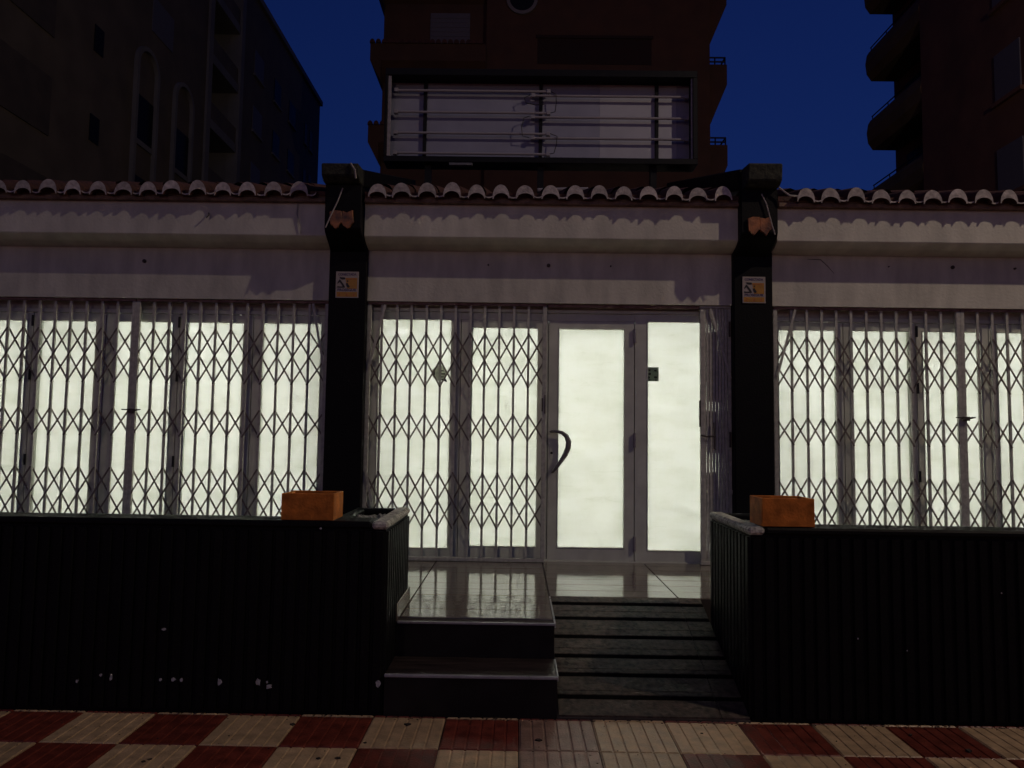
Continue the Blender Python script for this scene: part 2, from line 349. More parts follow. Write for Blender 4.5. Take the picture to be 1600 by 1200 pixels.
# ================================================================== terrace walls with planters
def rib_mesh(h):
    return MB().prism([(-.029, 0), (-.021, -.014), (.021, -.014), (.029, 0)], 'z', 0, h).mesh('rib', black)
RIB = rib_mesh(ZW-.075)
def terrace_wall(side, label):
    s = side
    xi = XL if s < 0 else XR
    t = thing('terrace_wall', label, 'wall', (xi, Y1, 0))
    xo = xi+s*5.8; xp = xi+s*.36                         # far end, outer side of the planter trough
    def bx(xa, xb, *r): return B(min(xa, xb), max(xa, xb), *r)
    bx(xi-s*-.012, xo, Y1+.014, Y1+.22, -.03, ZW-.04).build('wall_core', black, t)
    bx(xi+s*.012, xi+s*.085, Y1+.221, Y2-.012, -.03, ZW-.04).build('wall_core', black, t)
    bx(xi+s*.086, xp, Y2-.085, Y2-.012, -.03, ZW-.04).build('wall_core', black, t)
    bx(xp-s*.07, xp, Y1+.221, Y2-.086, -.03, ZW-.04).build('wall_core', black, t)
    for i in range(82):
        x = xi+s*(.045+i*.07)
        put('rib', RIB, t, (x+random.uniform(-.002, .002), Y1+.0145+random.uniform(0, .003), .02), (random.uniform(-.0015, .0015), random.uniform(-.002, .002), random.uniform(-.05, .05)))
    for i in range(12):
        y = Y1+.05+i*.069
        put('rib', RIB, t, (xi+s*.0125, y, .02), (0, 0, R(90) if s < 0 else R(-90)))
    # plain band and capping
    bx(xi+s*.092, xo, Y1-.004, Y1+.225, ZW-.04, ZW).build('capping', black, t, .012)
    cp = bx(xi-s*.004, xi+s*.09, Y1-.004, Y2+.004, ZW-.042, ZW+.002).build('capping', worn, t, .014)
    cp['label'] = 'capping with its paint worn to grey concrete'
    bx(xi+s*.091, xp, Y2-.09, Y2, ZW-.04, ZW-.004).build('capping', black, t, .010)
    bx(xp-s*.075, xp, Y1+.226, Y2-.091, ZW-.04, ZW-.006).build('capping', black, t, .010)
    # soil in the trough
    mb = MB(); nx, ny = 12, 26; rnd = random.Random(3 if s < 0 else 5)
    xa, xb = xi+s*.084, xp-s*.068; ya, yb = Y1+.219, Y2-.084
    for j in range(ny+1):
        for i in range(nx+1):
            u, v = i/nx, j/ny
            z = ZW-.052+.022*math.sin(7*u+2*s)*math.sin(6*v+1)+rnd.uniform(-.012, .016)
            mb.v.append((xa+(xb-xa)*u, ya+(yb-ya)*v, z))
    mb.f = [(j*(nx+1)+i, j*(nx+1)+i+1, (j+1)*(nx+1)+i+1, (j+1)*(nx+1)+i) for j in range(ny) for i in range(nx)]; mb.mi = [0]*len(mb.f)
    stuff(mb.build('soil', soil, t))
    return t
lw = terrace_wall(-1, 'black ribbed terrace wall left of the steps, chipped near its foot')
rw = terrace_wall(1, 'black ribbed terrace wall right of the ramp')
def chip(parent, x, z, sx, sz, seed, y=Y1-.0012):
    rr = random.Random(seed); n = 9
    p = [(sx*math.cos(2*math.pi*i/n)*rr.uniform(.45, 1.1), sz*math.sin(2*math.pi*i/n)*rr.uniform(.45, 1.1)) for i in range(n)]
    MB().prism(p, 'y', 0, .0016).build('paint_chip', chipm, parent, loc=(x, y, z))
for i, (px, pz, sx, sz) in enumerate(((-2.43, .16, .010, .008), (-2.30, .195, .009, .007), (-2.24, .185, .009, .018), (-1.965, .175, .007, .012), (-1.895, .178, .014, .010),
        (-1.85, .175, .009, .010), (-1.635, .168, .013, .018), (-1.42, .170, .013, .018), (-1.36, .150, .018, .013), (-1.37, .172, .007, .006), (-.756, .175, .014, .022), (-1.96, .45, .012, .007),
        (-1.10, 1.02, .007, .006))):
    chip(lw, px, pz, sx*1.25, sz*1.35, 100+i)
for i, (px, pz) in enumerate(((2.17, .40), (2.7, .72), (1.9, .46), (3.0, .38))): chip(rw, px, pz, .006, .005, 200+i)

# ================================================================== terracotta boxes on the walls
def planter_box(x0, x1, y0, y1, z0, h, label):
    t = thing('planter_box', label, 'planter', ((x0+x1)/2, (y0+y1)/2, z0), 'terracotta boxes on the terrace walls'); k = .018
    B(x0, x1, y0, y0+k, z0, z0+h).build('front_panel', orange, t, .0025)
    B(x0, x1, y1-k, y1, z0, z0+h*1.0).build('back_panel', orange, t, .0025)
    B(x0, x0+k, y0+k, y1-k, z0, z0+h-.001).build('side_panel', orange, t, .0025)
    B(x1-k, x1, y0+k, y1-k, z0, z0+h-.001).build('side_panel', orange, t, .0025)
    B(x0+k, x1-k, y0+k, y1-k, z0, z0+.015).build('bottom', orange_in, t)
planter_box(-1.333, -1.035, Y1+.02, Y1+.245, ZW+.001, .150, 'open orange terracotta box on the left terrace wall by the planter')
planter_box(1.385, 1.680, Y1+.02, Y1+.245, ZW+.004, .158, 'orange terracotta box on the right terrace wall beside the ramp')

# ================================================================== the shop
shop = thing('shop_building', 'single-storey white shop with glowing whitewashed glass and tiled eaves', 'shop', (0, YW, ZF))
PIL = ((-1.722, -1.385, -1.716, -1.395), (1.929, 2.275, 1.928, 2.246))      # shaft x0,x1, head x0,x1
BAYS = ((-7.0, -1.722), (-1.385, 1.929), (2.275, 7.0))
YLN = 6.66; YCN = 6.45; YTE = 6.34
for bi, (a, b) in enumerate(BAYS):
    B(a, b, YLN, 7.05, 2.765, 3.55).build('lintel', plaster, shop)
    prof = [(YLN-.001, 3.235), (YLN-.06, 3.243), (YLN-.13, 3.262), (YLN-.18, 3.287), (YCN+.006, 3.303), (YCN, 3.312), (YCN, 3.60), (YLN-.001, 3.60)]
    MB().prism(prof, 'x', a, b).build('cornice', cornice_m, shop)
    B(a, b, YCN-.045, YLN, 3.601, 3.640).build('eaves_course', soffit_m, shop, .006)
    B(a, b, YCN-.020, YLN, 3.6405, 3.70).build('mortar_bed', soffit_m, shop, .004)
    # roof slab and tiles
    SL = .31
    rf = MB().prism([(YTE+.08, 3.66), (9.7, 3.66+SL*(9.7-YTE-.08)), (9.7, 3.70+SL*(9.7-YTE-.08)), (YTE+.08, 3.70)], 'x', a, b).build('roof', terra, shop)
    n = 14
    def cover_mesh(L, fr=True):
        mb = MB(); o, i_ = [], []
        for k in range(n+1):
            t = math.pi*k/n
            o.append((-.079*math.cos(t), .128*math.sin(t)**.9)); i_.append((-.070*math.cos(t), .052*math.sin(t)))
        vs = []
        for (yy, zz, sc) in ((0, 0, 1), (L, SL*L, .86)):
            vs += [(p[0]*sc, yy, p[1]*sc+zz) for p in o]+[(p[0]*sc, yy, p[1]*sc+zz) for p in i_]
        N = n+1; fo, fm = [], []
        for k in range(n):
            fm.append((k, k+1, N+k+1, N+k)); fo += [(k, 2*N+k, 2*N+k+1, k+1), (N+k, N+k+1, 3*N+k+1, 3*N+k), (2*N+k, 3*N+k, 3*N+k+1, 2*N+k+1)]
        fo += [(0, N, 3*N, 2*N), (n, 2*N+n, 3*N+n, N+n)]
        mb.add(vs, fm, 1); mb.f += fo; mb.mi += [0]*len(fo)
        m = mb.mesh('roof_tile', [terra, tile_end])
        return m
    def pan_mesh():
        mb = MB(); vs = []; q = 8
        for (yy, zz) in ((0, 0), (.42, SL*.42)):
            for (r_, dz) in ((.045, 0), (.045, .012)):
                vs += [(-r_*math.cos(math.pi*k/q), yy, zz+dz-.030*math.sin(math.pi*k/q)) for k in range(q+1)]
        N = q+1
        for k in range(q):
            mb.f.append((k, k+1, N+k+1, N+k)); mb.mi.append(1)
            mb.f += [(N+k, N+k+1, 3*N+k+1, 3*N+k), (k, 2*N+k, 2*N+k+1, k+1)]; mb.mi += [0, 0]
        mb.v = vs; return mb.mesh('pan_tile', [terra, tile_end])
    if bi == 0: COVER = cover_mesh(.42); PAN = pan_mesh()
    f = YTE/6.28
    xs = ([-1.937*f-.219*f*i for i in range(22)] if bi == 0 else [-1.244*f+.2141*f*i for i in range(15)] if bi == 1 else [2.465*f+.2182*f*i for i in range(20)])
    sp = .219*f
    for x in xs:
        put('roof_tile', COVER, rf, (x+random.uniform(-.006, .006), YTE+random.uniform(-.014, .012), 3.628+random.uniform(-.007, .006)), (random.uniform(-.02, .02), random.uniform(-.07, .07), random.uniform(-.04, .04)), (random.uniform(.93, 1.05), 1, random.uniform(.92, 1.05)))
        if a+.06 < x+sp/2 < b-.06: put('pan_tile', PAN, rf, (x+sp/2, YTE+.012+random.uniform(-.008, .008), 3.664+random.uniform(-.003, .003)), (0, random.uniform(-.03, .03), 0))
    more = MB()
    for r_ in range(1, 9):
        for x in xs:
            y = YTE+.36*r_; z = 3.64+SL*.36*r_+.012
            more.add([(x-.079*math.cos(math.pi*k/6), y+L_, z+SL*L_+.11*math.sin(math.pi*k/6)) for L_ in (0, .42) for k in range(7)],
                     [(k, k+1, 8+k, 7+k) for k in range(6)])
    stuff(more.build('upper_roof_tiles', terra, shop))
# bolts left in the lintel
for (x, z, r_) in ((-3.462, 3.116, .018), (-.289, 3.119, .008), (.264, 3.12, .017), (.834, 3.121, .008), (3.374, 3.147, .006), (3.957, 3.148, .017), (4.522, 3.143, .010)):
    k = YLN/6.70
    mb = MB(); mb.cyl((x*k, YLN-.012, 1.55+(z-1.55)*k), r_, .0115, 'y', 12); mb.cyl((x*k, YLN-.024, 1.55+(z-1.55)*k), r_*.55, .0118, 'y', 10)
    mb.build('bolt', gate_dark, shop)
# hairline crack
MB().tube([(2.62, YLN-.001, 3.20), (2.74, YLN-.001, 3.195), (2.80, YLN-.001, 3.14), (2.86, YLN-.001, 3.07)], [.002, .004, .003, .0015], 5).build('crack', gate_dark, shop)
MB().tube([(-2.78, YCN-.002, 3.50), (-2.765, YCN-.03, 3.475), (-2.78, YCN-.045, 3.445)], .006, 6).build('hook', gate_dark, shop)

# pillars and the parapets that run up the roof behind them
for pi, (a, b, ha, hb) in enumerate(PIL):
    pl = B(a, b, 6.585, 7.06, ZF-.02, 3.24).build('pillar', black, shop, .006)
    MB().prism([(6.60, 3.19), (6.37, 3.31), (6.345, 3.35), (6.345, 3.74), (7.05, 3.74), (7.05, 3.2405), (6.60, 3.2405)], 'x', ha, hb).build('pillar_head', black, pl, .006)
    # overhanging weathered block
    c = (-1.726, -1.402) if pi == 0 else (1.955, 2.250)
    zb, zt = (3.742, 3.885) if pi == 0 else (3.742, 3.925)
    MB().prism([(6.30, zb), (6.235, zb+.04), (6.22, zt), (6.42, zt+.02), (6.42, zb)], 'x', c[0], c[1]).build('ridge_block', mossy, pl, .01)
    MB().prism([(6.421, 3.745), (9.6, 4.66), (9.6, 4.93), (6.43, 3.905 if pi == 0 else 3.945)], 'x', ha+.004, hb-.004).build('parapet', black, shop, .01)
    # broken remains of two glazed tiles
    mx = (ha+hb)/2-.005
    zk = 3.335 if pi == 0 else 3.32
    def frag(pts, seed):
        rr = random.Random(seed)
        MB().prism([(mx+p[0]+rr.uniform(-.004, .004), zk+p[1]+rr.uniform(-.004, .004)) for p in pts], 'y', 6.322, 6.344).build('tile_fragment', terra_frag, pl, .003)
    frag([(-.105, .150), (-.06, .168), (-.004, .160), (-.001, .058), (-.018, .040), (-.03, .018), (-.055, .004), (-.068, .012), (-.082, .034), (-.098, .040), (-.102, .085)], pi*9+1)
    frag([(.001, .158), (.045, .150), (.092, .168), (.100, .09), (.108, .062), (.085, .044), (.070, .012), (.052, .0), (.028, .020), (.010, .038), (.002, .058)], pi*9+2)
MB().tube([(-1.47, 6.21, 3.88), (-1.43, 6.21, 3.82), (-1.425, 6.23, 3.755)], .009, 6).build('cable', cable_w, shop)
MB().tube([(-1.56, 6.33, 3.70), (-1.60, 6.325, 3.58), (-1.66, 6.32, 3.44), (-1.70, 6.325, 3.345)], .006, 6).build('cable', cable_w, shop)
MB().tube([(2.10, 6.33, 3.69), (2.14, 6.325, 3.60), (2.165, 6.325, 3.50), (2.19, 6.325, 3.40), (2.215, 6.33, 3.33)], .0055, 6).build('cable', cable_w, shop)
MB().tube([(2.24, 6.30, 3.74), (2.29, 6.30, 3.70), (2.33, 6.29, 3.665), (2.40, 6.29, 3.66)], .008, 6).build('cable', cable_w, shop)
MB().tube([(-1.985, YCN-.012, 3.60), (-1.99, YCN-.012, 3.50), (-1.95, YCN-.012, 3.33)], .005, 6).build('cable', cable_w, shop)

# --- glazed leaves
ZB = ZF+.012
def leaf(name, x0, x1, z0, z1, p0, p1, pz0, pz1, label=None):
    y0, y1 = YW-.035, YW+.03
    mb = MB()
    mb.box(x0, p0, y0, y1, z0, z1); mb.box(p1, x1, y0, y1, z0, z1)
    mb.box(p0, p1, y0+.0012, y1, z0, pz0); mb.box(p0, p1, y0+.0012, y1, pz1, z1)
    o = mb.build(name, alu, shop)
    # glazing bead
    g = .010; bd = MB()
    bd.box(p0, p0+g, y0-.004, YW-.006, pz0, pz1); bd.box(p1-g, p1, y0-.004, YW-.006, pz0, pz1)
    bd.box(p0+g, p1-g, y0-.004, YW-.006, pz0, pz0+g); bd.box(p0+g, p1-g, y0-.004, YW-.006, pz1-g, pz1)
    bd.build('glazing_bead', alu, o, .002)
    B(p0, p1, YW-.005, YW+.001, pz0, pz1).build('pane', glassw, o)
    B(x1-.02, x1+.022, y1+.001, y1+.008, z0, z1).build('seal', gasket, o)
    if label: o['label'] = label
    return o
def head(a, b, z0, z1):
    B(a, b, YW-.05, YW+.06, z0, z1).build('door_head', alu, shop, .003)
    B(a, b, YW-.02, YW+.06, z1+.001, 2.764).build('blind_box', blind, shop, .003)
    B(a, b, YW-.05, YW+.06, ZF-.003, ZB-.002).build('sill', alu, shop, .003)
def hinge(o, x, z, m=gasket, h=.10, r_=.011):
    mb = MB(); mb.cyl((x, YW-.05, z-h/2), r_, h, 'z', 10); mb.build('hinge', m, o)
head(-6.99, -1.723, 2.640, 2.675)
LX = [-6.55, -5.866, -5.182, -4.5, -3.824, -3.138, -2.454, -1.77]
LG = [(-6.47, -5.95), (-5.80, -5.25), (-5.11, -4.548), (-4.435, -3.906), (-3.731, -3.196), (-3.07, -2.536), (-2.371, -1.818)]
for i in range(7):
    o = leaf('folding_door', LX[i]+.004, LX[i+1]-.004, ZB, 2.636, LG[i][0], LG[i][1], .56, 2.572)
    if i % 2 == 1:
        for z in (2.56, 2.06, 1.28, .62): hinge(o, LX[i], z)
B(-6.99, -6.552, YW-.03, YW+.03, ZB, 2.639).build('frame_post', alu, shop)
B(-1.768, -1.7225, YW-.034, YW+.03, ZB, 2.639).build('frame_post', alu, shop)
head(2.276, 6.99, 2.640, 2.675)
RX = [2.312, 2.978, 3.644, 4.307, 4.97, 5.634, 6.30]
RG = [(2.378, 2.913), (3.031, 3.581), (3.695, 4.238), (4.375, 4.905), (5.03, 5.57), (5.70, 6.24)]
for i in range(6):
    o = leaf('folding_door', RX[i]+.004, RX[i+1]-.004, ZB, 2.636, RG[i][0], RG[i][1], .56, 2.570)
    if i % 2 == 0 and i:
        for z in (2.56, 2.04, 1.24, .62): hinge(o, RX[i], z)
B(2.2755, 2.311, YW-.034, YW+.03, ZB, 2.639).build('frame_post', alu, shop)
B(6.302, 6.99, YW-.03, YW+.03, ZB, 2.639).build('frame_post', alu, shop)
# entrance bay
head(-1.384, 1.928, 2.690, 2.722)
w1 = leaf('window', -1.384, -.535, ZB, 2.688, -1.292, -.615, .527, 2.624)
d1 = leaf('door', -.528, .272, ZB, 2.618, -.432, .185, .55, 2.557, 'closed glazed door leaf behind the folding gate')
d2 = leaf('door', .279, 1.062, ZB, 2.618, .364, .979, .551, 2.555, 'glazed entrance door with a curved handle')
w2 = leaf('window', 1.070, 1.928, ZB, 2.688, 1.179, 1.85, .533, 2.629)
B(-.534, 1.069, YW-.03, YW+.03, 2.620, 2.688).build('transom', alu, shop, .002)
for z in (2.485, 1.53, .60): hinge(d2, 1.066, z, alu_mid, .13, .014)
# curved pull handle
hp = [(.300, YW-.036, 1.597), (.305, YW-.075, 1.600), (.345, YW-.085, 1.604), (.400, YW-.085, 1.592), (.443, YW-.085, 1.560), (.464, YW-.085, 1.510), (.460, YW-.085, 1.455),
      (.435, YW-.085, 1.395), (.395, YW-.085, 1.330), (.350, YW-.085, 1.268), (.325, YW-.075, 1.238), (.318, YW-.036, 1.232)]
MB().tube(hp, [.010, .012, .013, .017, .022, .026, .026, .024, .019, .015, .012, .010], 10).build('handle', alu_dark, d2, smooth=True)
MB().cyl((.312, YW-.042, 1.405), .012, .008, 'y', 12).build('keyhole', gasket, d2)
B(.296, .328, YW-.0395, YW-.036, 1.35, 1.46).build('lock_plate', alu, d2, .001)
# sticker cards on the glass
st = B(1.181, 1.292, YW-.0085, YW-.0055, 2.075, 2.205).build('notice', stk_g, w2)
st['label'] = 'small dark green notice stuck to the glass'
for (x, z, sx, sz) in ((1.206, 2.176, .014, .009), (1.262, 2.172, .016, .010), (1.208, 2.142, .019, .011), (1.202, 2.108, .011, .014), (1.265, 2.112, .018, .012), (1.21, 2.086, .010, .006), (1.268, 2.085, .013, .007)):
    rr = random.Random(int(x*1000)); n_ = 9
    MB().prism([(x+sx*math.cos(2*math.pi*i/n_)*rr.uniform(.7, 1.1), z+sz*math.sin(2*math.pi*i/n_)*rr.uniform(.7, 1.1)) for i in range(n_)], 'y', YW-.0098, YW-.0086).build('notice_mark', stk_d, w2)
rs = MB().cyl((-.728, YW-.0085, 2.124), .070, .003, 'y', 28).build('round_sticker', stk_round, w1)
rs['label'] = 'round greyish sticker with dark marks on the glass'
for (x0_, x1_, z0_, z1_) in ((-.782, -.770, 2.105, 2.145), (-.735, -.675, 2.112, 2.122), (-.725, -.69, 2.142, 2.150), (-.72, -.685, 2.085, 2.093)):
    B(x0_, x1_, YW-.0098, YW-.0086, z0_, z1_).build('sticker_mark', stk_d, w1)
MB().prism([(-.725, 2.066), (-.675, 2.078), (-.655, 2.05), (-.664, 2.042), (-.69, 2.054)], 'y', YW-.0085, YW-.0056).build('sticker_mark', stk_d, w1)

# --- room behind the glass
B(-7.0, 7.0, 6.96, 11.2, ZF-.12, ZF-.009).build('interior_floor', mat('interior_floor', (.45, .43, .38), .5, .06, 3), shop)
B(-7.0, 7.0, 7.051, 11.2, 2.98, 3.10).build('interior_ceiling', white_in, shop)
B(-7.0, 7.0, 11.2, 11.32, ZF-.12, 4.3).build('rear_wall', white_in, shop)
B(-7.12, -7.0, 6.40, 11.32, 0, 3.6).build('side_wall', plaster, shop)
B(7.0, 7.12, 6.40, 11.32, 0, 3.6).build('side_wall', plaster, shop)

# --- ceiling lamps
for i, (x, y, lab) in enumerate(((-5.7, 8.0, 'behind the leftmost glass'), (-3.25, 8.0, 'behind the left folding doors'), (-.95, 8.0, 'behind the window with the round sticker'),
        (.72, 8.0, 'behind the entrance door'), (2.6, 8.0, 'behind the right pillar'), (4.9, 8.0, 'behind the right folding doors'),
        (-4.5, 9.9, 'at the back left of the room'), (-1.6, 9.9, 'at the back of the room, left of centre'), (1.3, 9.9, 'at the back of the room, right of centre'), (4.2, 9.9, 'at the back right of the room'))):
    t = thing('ceiling_lamp', 'round white ceiling lamp glowing '+lab, 'lamp', (x, y, 2.98), 'ceiling lamps in the shop')
    MB().cyl((x, y, 2.945), .22, .034, 'z', 28).build('base', white_in, t)
    MB().cyl((x, y, 2.92), .20, .0245, 'z', 28).build('diffuser', lamp_e, t)

# ================================================================== folding gates
ZT = (2.482, 2.238, 1.996); ZM = (1.746, 1.514); ZL = (1.215, .969, .725); GB, GT = .468, 2.738
def bar_mesh(wd):
    mb = MB(); h = GT-GB; t_ = .0025     # two thin channels back to back
    mb.prism([(-wd/2, -.009), (wd/2, -.009), (wd/2, .009), (wd/2-t_, .009), (wd/2-t_, -.009+t_), (-wd/2+t_, -.009+t_), (-wd/2+t_, .009), (-wd/2, .009)], 'z', 0, h)
    return mb.mesh('bar', gate_m)
BAR = bar_mesh(.021); POST = MB().box(-.019, .019, -.016, .016, 0, GT-GB).mesh('post', gate_m, .003)
STRIPS = {}
def strip(parent, xa, za, xb, zb, front):
    L = math.hypot(xb-xa, zb-za); key = round(L, 3)
    if key not in STRIPS: STRIPS[key] = MB().box(-L/2-.008, L/2+.008, -.002, .002, -.0075, .0075).mesh('lattice_strip', lattice_m)
    a = -math.atan2(zb-za, xb-xa)
    put('lattice_strip', STRIPS[key], parent, ((xa+xb)/2, YG+(-.0125 if front else .0125), (za+zb)/2), (0, a, 0))
def gate(label, xs, posts, group='folding lattice gates'):
    t = thing('folding_gate', label, 'gate', (sum(xs)/len(xs), YG, GB), group)
    for x in xs:
        if x in posts: put('post', POST, t, (x, YG, GB))
        else: put('bar', BAR, t, (x+random.uniform(-.003, .003), YG, GB))
    n = len(xs)
    for band in (ZT, ZL):
        for i in range(n):
            for s in (1, -1):
                j = i+s
                if not 0 <= j < n: continue
                k = i+2*s
                if 0 <= k < n: strip(t, xs[i], band[0], xs[k], band[2], s > 0)
                else: strip(t, xs[i], band[0], xs[j], band[1], s > 0)
        # short strips that begin at the end posts half way down
        strip(t, xs[0], band[1], xs[1], band[2], True); strip(t, xs[-1], band[1], xs[-2], band[2], False)
    for i in range(n-1):
        strip(t, xs[i], ZM[0], xs[i+1], ZM[1], True); strip(t, xs[i+1], ZM[0], xs[i], ZM[1], False)
    a, b = min(xs), max(xs)
    B(a-.015, b+.015, YG-.022, YG+.022, ZF+.004, GB-.002).build('bottom_track', gate_m, t, .002)
    B(a-.015, b+.015, YG-.020, YG+.020, GT+.001, GT+.024).build('top_track', rail_m, t, .002)
    return t
def brace(t, xa, za, xb, zb, y=YG-.026):
    L = math.hypot(xb-xa, zb-za)
    put('brace', MB().box(-L/2, L/2, -.0025, .0025, -.011, .011).mesh('brace', gate_m), t, ((xa+xb)/2, y, (za+zb)/2), (0, -math.atan2(zb-za, xb-xa), 0))
def latch(t, x, z, s=1):
    mb = MB(); y = YG-.03
    mb.tube([(x-.085, y, z+.004), (x-.03, y-.004, z+.002), (x+.02, y-.004, z-.004), (x+.06, y-.006, z+.002), (x+.090, y-.004, z+.006)], [.006, .007, .010, .009, .005], 8)
    mb.box(x-.028, x+.034, y-.016, y+.012, z-.026, z+.012)
    mb.build('padlock_hasp', gate_dark, t, .002)
xsA = [-1.756]+[-1.921-.1427*i for i in range(11)]+[-3.492]
gA = gate('white folding lattice gate from the left padlock to the left black pillar', xsA, (-1.756, -3.492))
brace(gA, -1.885, 2.735, -1.765, 2.13); latch(gA, -3.505, 1.742)
xsB = [-3.530]+[-3.683-.1440*i for i in range(19)]
gB = gate('white folding lattice gate running out of the frame left of the left padlock', xsB, (-3.530,))
xsC = [-1.368]+[-1.250+.1341*i for i in range(11)]+[.236]
gC = gate('white folding lattice gate closed over the left half of the entrance', xsC, (-1.368, .236))
brace(gC, -1.222, 2.735, -1.362, 2.15); brace(gC, -1.362, 1.23, -1.300, .95)
mb = MB(); mb.box(.214, .226, YG-.024, YG-.0165, 1.78, 1.90); mb.box(.240, .250, YG-.024, YG-.0165, 1.76, 1.93); mb.build('lock_case', gate_dark, gC, .001)
xsE = [2.330]+[2.484+.1350*i for i in range(11)]+[3.988]
gE = gate('white folding lattice gate from the right black pillar to the right padlock', xsE, (2.330, 3.988))
brace(gE, 2.510, 2.735, 2.340, 2.13); latch(gE, 4.018, 1.772)
xsF = [4.024]+[4.166+.1355*i for i in range(14)]
gF = gate('white folding lattice gate running out of the frame right of the right padlock', xsF, (4.024,))
# pushed-open gate
gD = thing('folding_gate', 'white folding gate pushed together against the right black pillar', 'gate', (1.81, YG, GB), 'folding lattice gates')
for i in range(9): put('bar', BAR, gD, (1.690+.0275*i, YG+.002*(i % 2), GB))
put('post', POST, gD, (1.668, YG, GB)); put('post', POST, gD, (1.938-.018, YG+.006, GB))
for (z0, z1) in ((ZT[2]-.1, ZT[0]+.04), (ZM[1]-.08, ZM[0]+.06), (ZL[2]-.1, ZL[0]+.04)):
    for i in range(10):
        strip(gD, 1.685+.0245*i, z1-.01, 1.69+.0245*i, z0, False)
B(1.645, 1.928, YG-.020, YG+.020, GT+.001, GT+.022).build('top_track', gate_m, gD, .002)
B(1.645, 1.928, YG-.022, YG+.022, ZF+.004, GB-.002).build('bottom_track', gate_m, gD, .002)
brace(gD, 1.740, 2.735, 1.918, 2.10); brace(gD, 1.925, 1.10, 1.870, .90)
MB().tube([(1.648, YG-.03, 1.585), (1.70, YG-.034, 1.575), (1.775, YG-.034, 1.578)], .008, 8).build('latch', gate_dark, gD)
MB().tube([(1.765, YG-.03, 1.70), (1.768, YG-.034, 1.58), (1.768, YG-.034, 1.47), (1.782, YG-.034, 1.46)], .006, 8).build('latch', gate_dark, gD)
B(1.642, 1.655, YG-.016, YG+.016, 1.66, 1.90).build('lock_case', gate_dark, gD, .002)
for z in (2.55, 1.55): B(1.905, 1.922, YG-.03, YG-.014, z-.07, z+.07).build('hinge', gate_dark, gD, .003)
# fixed top rail over the open doorway
B(.262, 1.640, YG-.012, YG+.02, GT-.004, GT+.022).build('gate_rail', rail_m, shop, .002)

# ================================================================== alarm signs on the pillars
def text_mesh(body, size, m, width=None):
    cu = bpy.data.curves.new('lettering', 'FONT'); cu.body = body; cu.size = size; cu.align_x = 'CENTER'; cu.align_y = 'CENTER'; cu.extrude = .0004; cu.offset = size*.02
    o = bpy.data.objects.new('lettering_tmp', cu); COL.objects.link(o); bpy.context.view_layer.update()
    me = bpy.data.meshes.new_from_object(o.evaluated_get(bpy.context.evaluated_depsgraph_get())); bpy.data.objects.remove(o)
    me.materials.clear(); me.materials.append(m)
    if width:
        xs = [v.co.x for v in me.vertices]; k = width/(max(xs)-min(xs)); c = (max(xs)+min(xs))/2
        for v in me.vertices: v.co.x = (v.co.x-c)*k
    return me
TXT1 = text_mesh('CONECTADA', .030, card_b, .165); TXT2 = text_mesh('PROSEGUR', .032, card_b, .168)
def alarm_sign(cx, cz, label):
    W, H = .206, .240; y = 6.580
    t = thing('alarm_sign', label, 'sign', (cx, y, cz-H/2), 'alarm signs on the pillars')
    x0, zt = cx-W/2, cz+H/2
    def U(u, v): return (x0+u*W, zt-v*H)
    def poly(name, pts, m, d=.0010):
        MB().prism([U(*p) for p in pts], 'y', y-.003-d, y-.0028).build(name, m, t)
    B(x0, x0+W, y-.003, y+.004, zt-H, zt).build('plate', card_w, t, .001)
    poly('yellow_field', [(.42, .24), (.94, .24), (.94, .66), (.50, .66)], card_y)
    poly('yellow_field', [(.05, .775), (.95, .775), (.95, .96), (.05, .96)], card_y)
    put('lettering', TXT1, t, (*[U(.5, .11)[0]], y-.0042, U(.5, .11)[1]), (R(90), 0, 0))
    put('lettering', TXT2, t, (U(.5, .70)[0], y-.0042, U(.5, .70)[1]), (R(90), 0, 0))
    poly('printed_bar', [(.46, .27), (.88, .26), (.88, .295), (.46, .305)], card_o, .0018)
    poly('emblem', [(.15, .215), (.40, .225), (.42, .29), (.30, .31), (.20, .28)], card_k, .0018)
    poly('emblem', [(.06, .45), (.16, .30), (.22, .34), (.36, .50), (.42, .60), (.34, .62), (.26, .50), (.17, .40), (.10, .46)], card_k, .0020)
    poly('emblem', [(.07, .565), (.40, .575), (.41, .615), (.08, .615)], card_k, .0022)
    poly('emblem', [(.44, .46), (.52, .43), (.62, .58), (.58, .62), (.50, .60)], card_k, .0018)
    poly('emblem', [(.49, .33), (.55, .34), (.55, .40), (.50, .39)], card_k, .0018)
    for (u, m) in ((.17, card_o), (.50, card_o), (.81, card_o)):
        poly('printed_mark', [(u-.04, .93), (u-.03, .86), (u+.01, .81), (u+.035, .87), (u+.03, .93)], m, .0018)
alarm_sign(-1.555, 2.895, 'yellow and white alarm sign on the left black pillar')
alarm_sign(2.106, 2.893, 'yellow and white alarm sign on the right black pillar')

# ================================================================== stripped light-box sign on the roof
SY = 9.2
sg = thing('roof_sign', 'stripped black light-box sign with bare tubes on the roof', 'sign', (.24, SY, 4.5))
sx0, sx1, sz0, sz1 = -1.758, 2.245, 5.026, 6.256; D = .26
B(sx0, sx1, SY-.02, SY+D, sz1-.09, sz1).build('frame', black2, sg, .004); B(sx0, sx1, SY-.02, SY+D, sz0, sz0+.075).build('frame', black2, sg, .004)
B(sx0, sx0+.035, SY-.02, SY+D, sz0+.0755, sz1-.0905).build('frame', black2, sg, .004); B(sx1-.06, sx1, SY-.02, SY+D, sz0+.0755, sz1-.0905).build('frame', black2, sg, .004)
B(sx0+.036, sx0+.075, SY, SY+.03, sz0+.077, sz1-.092).build('inner_edge', galv, sg, .002); B(sx1-.08, sx1-.061, SY, SY+.03, sz0+.077, sz1-.092).build('inner_edge', galv, sg, .002)
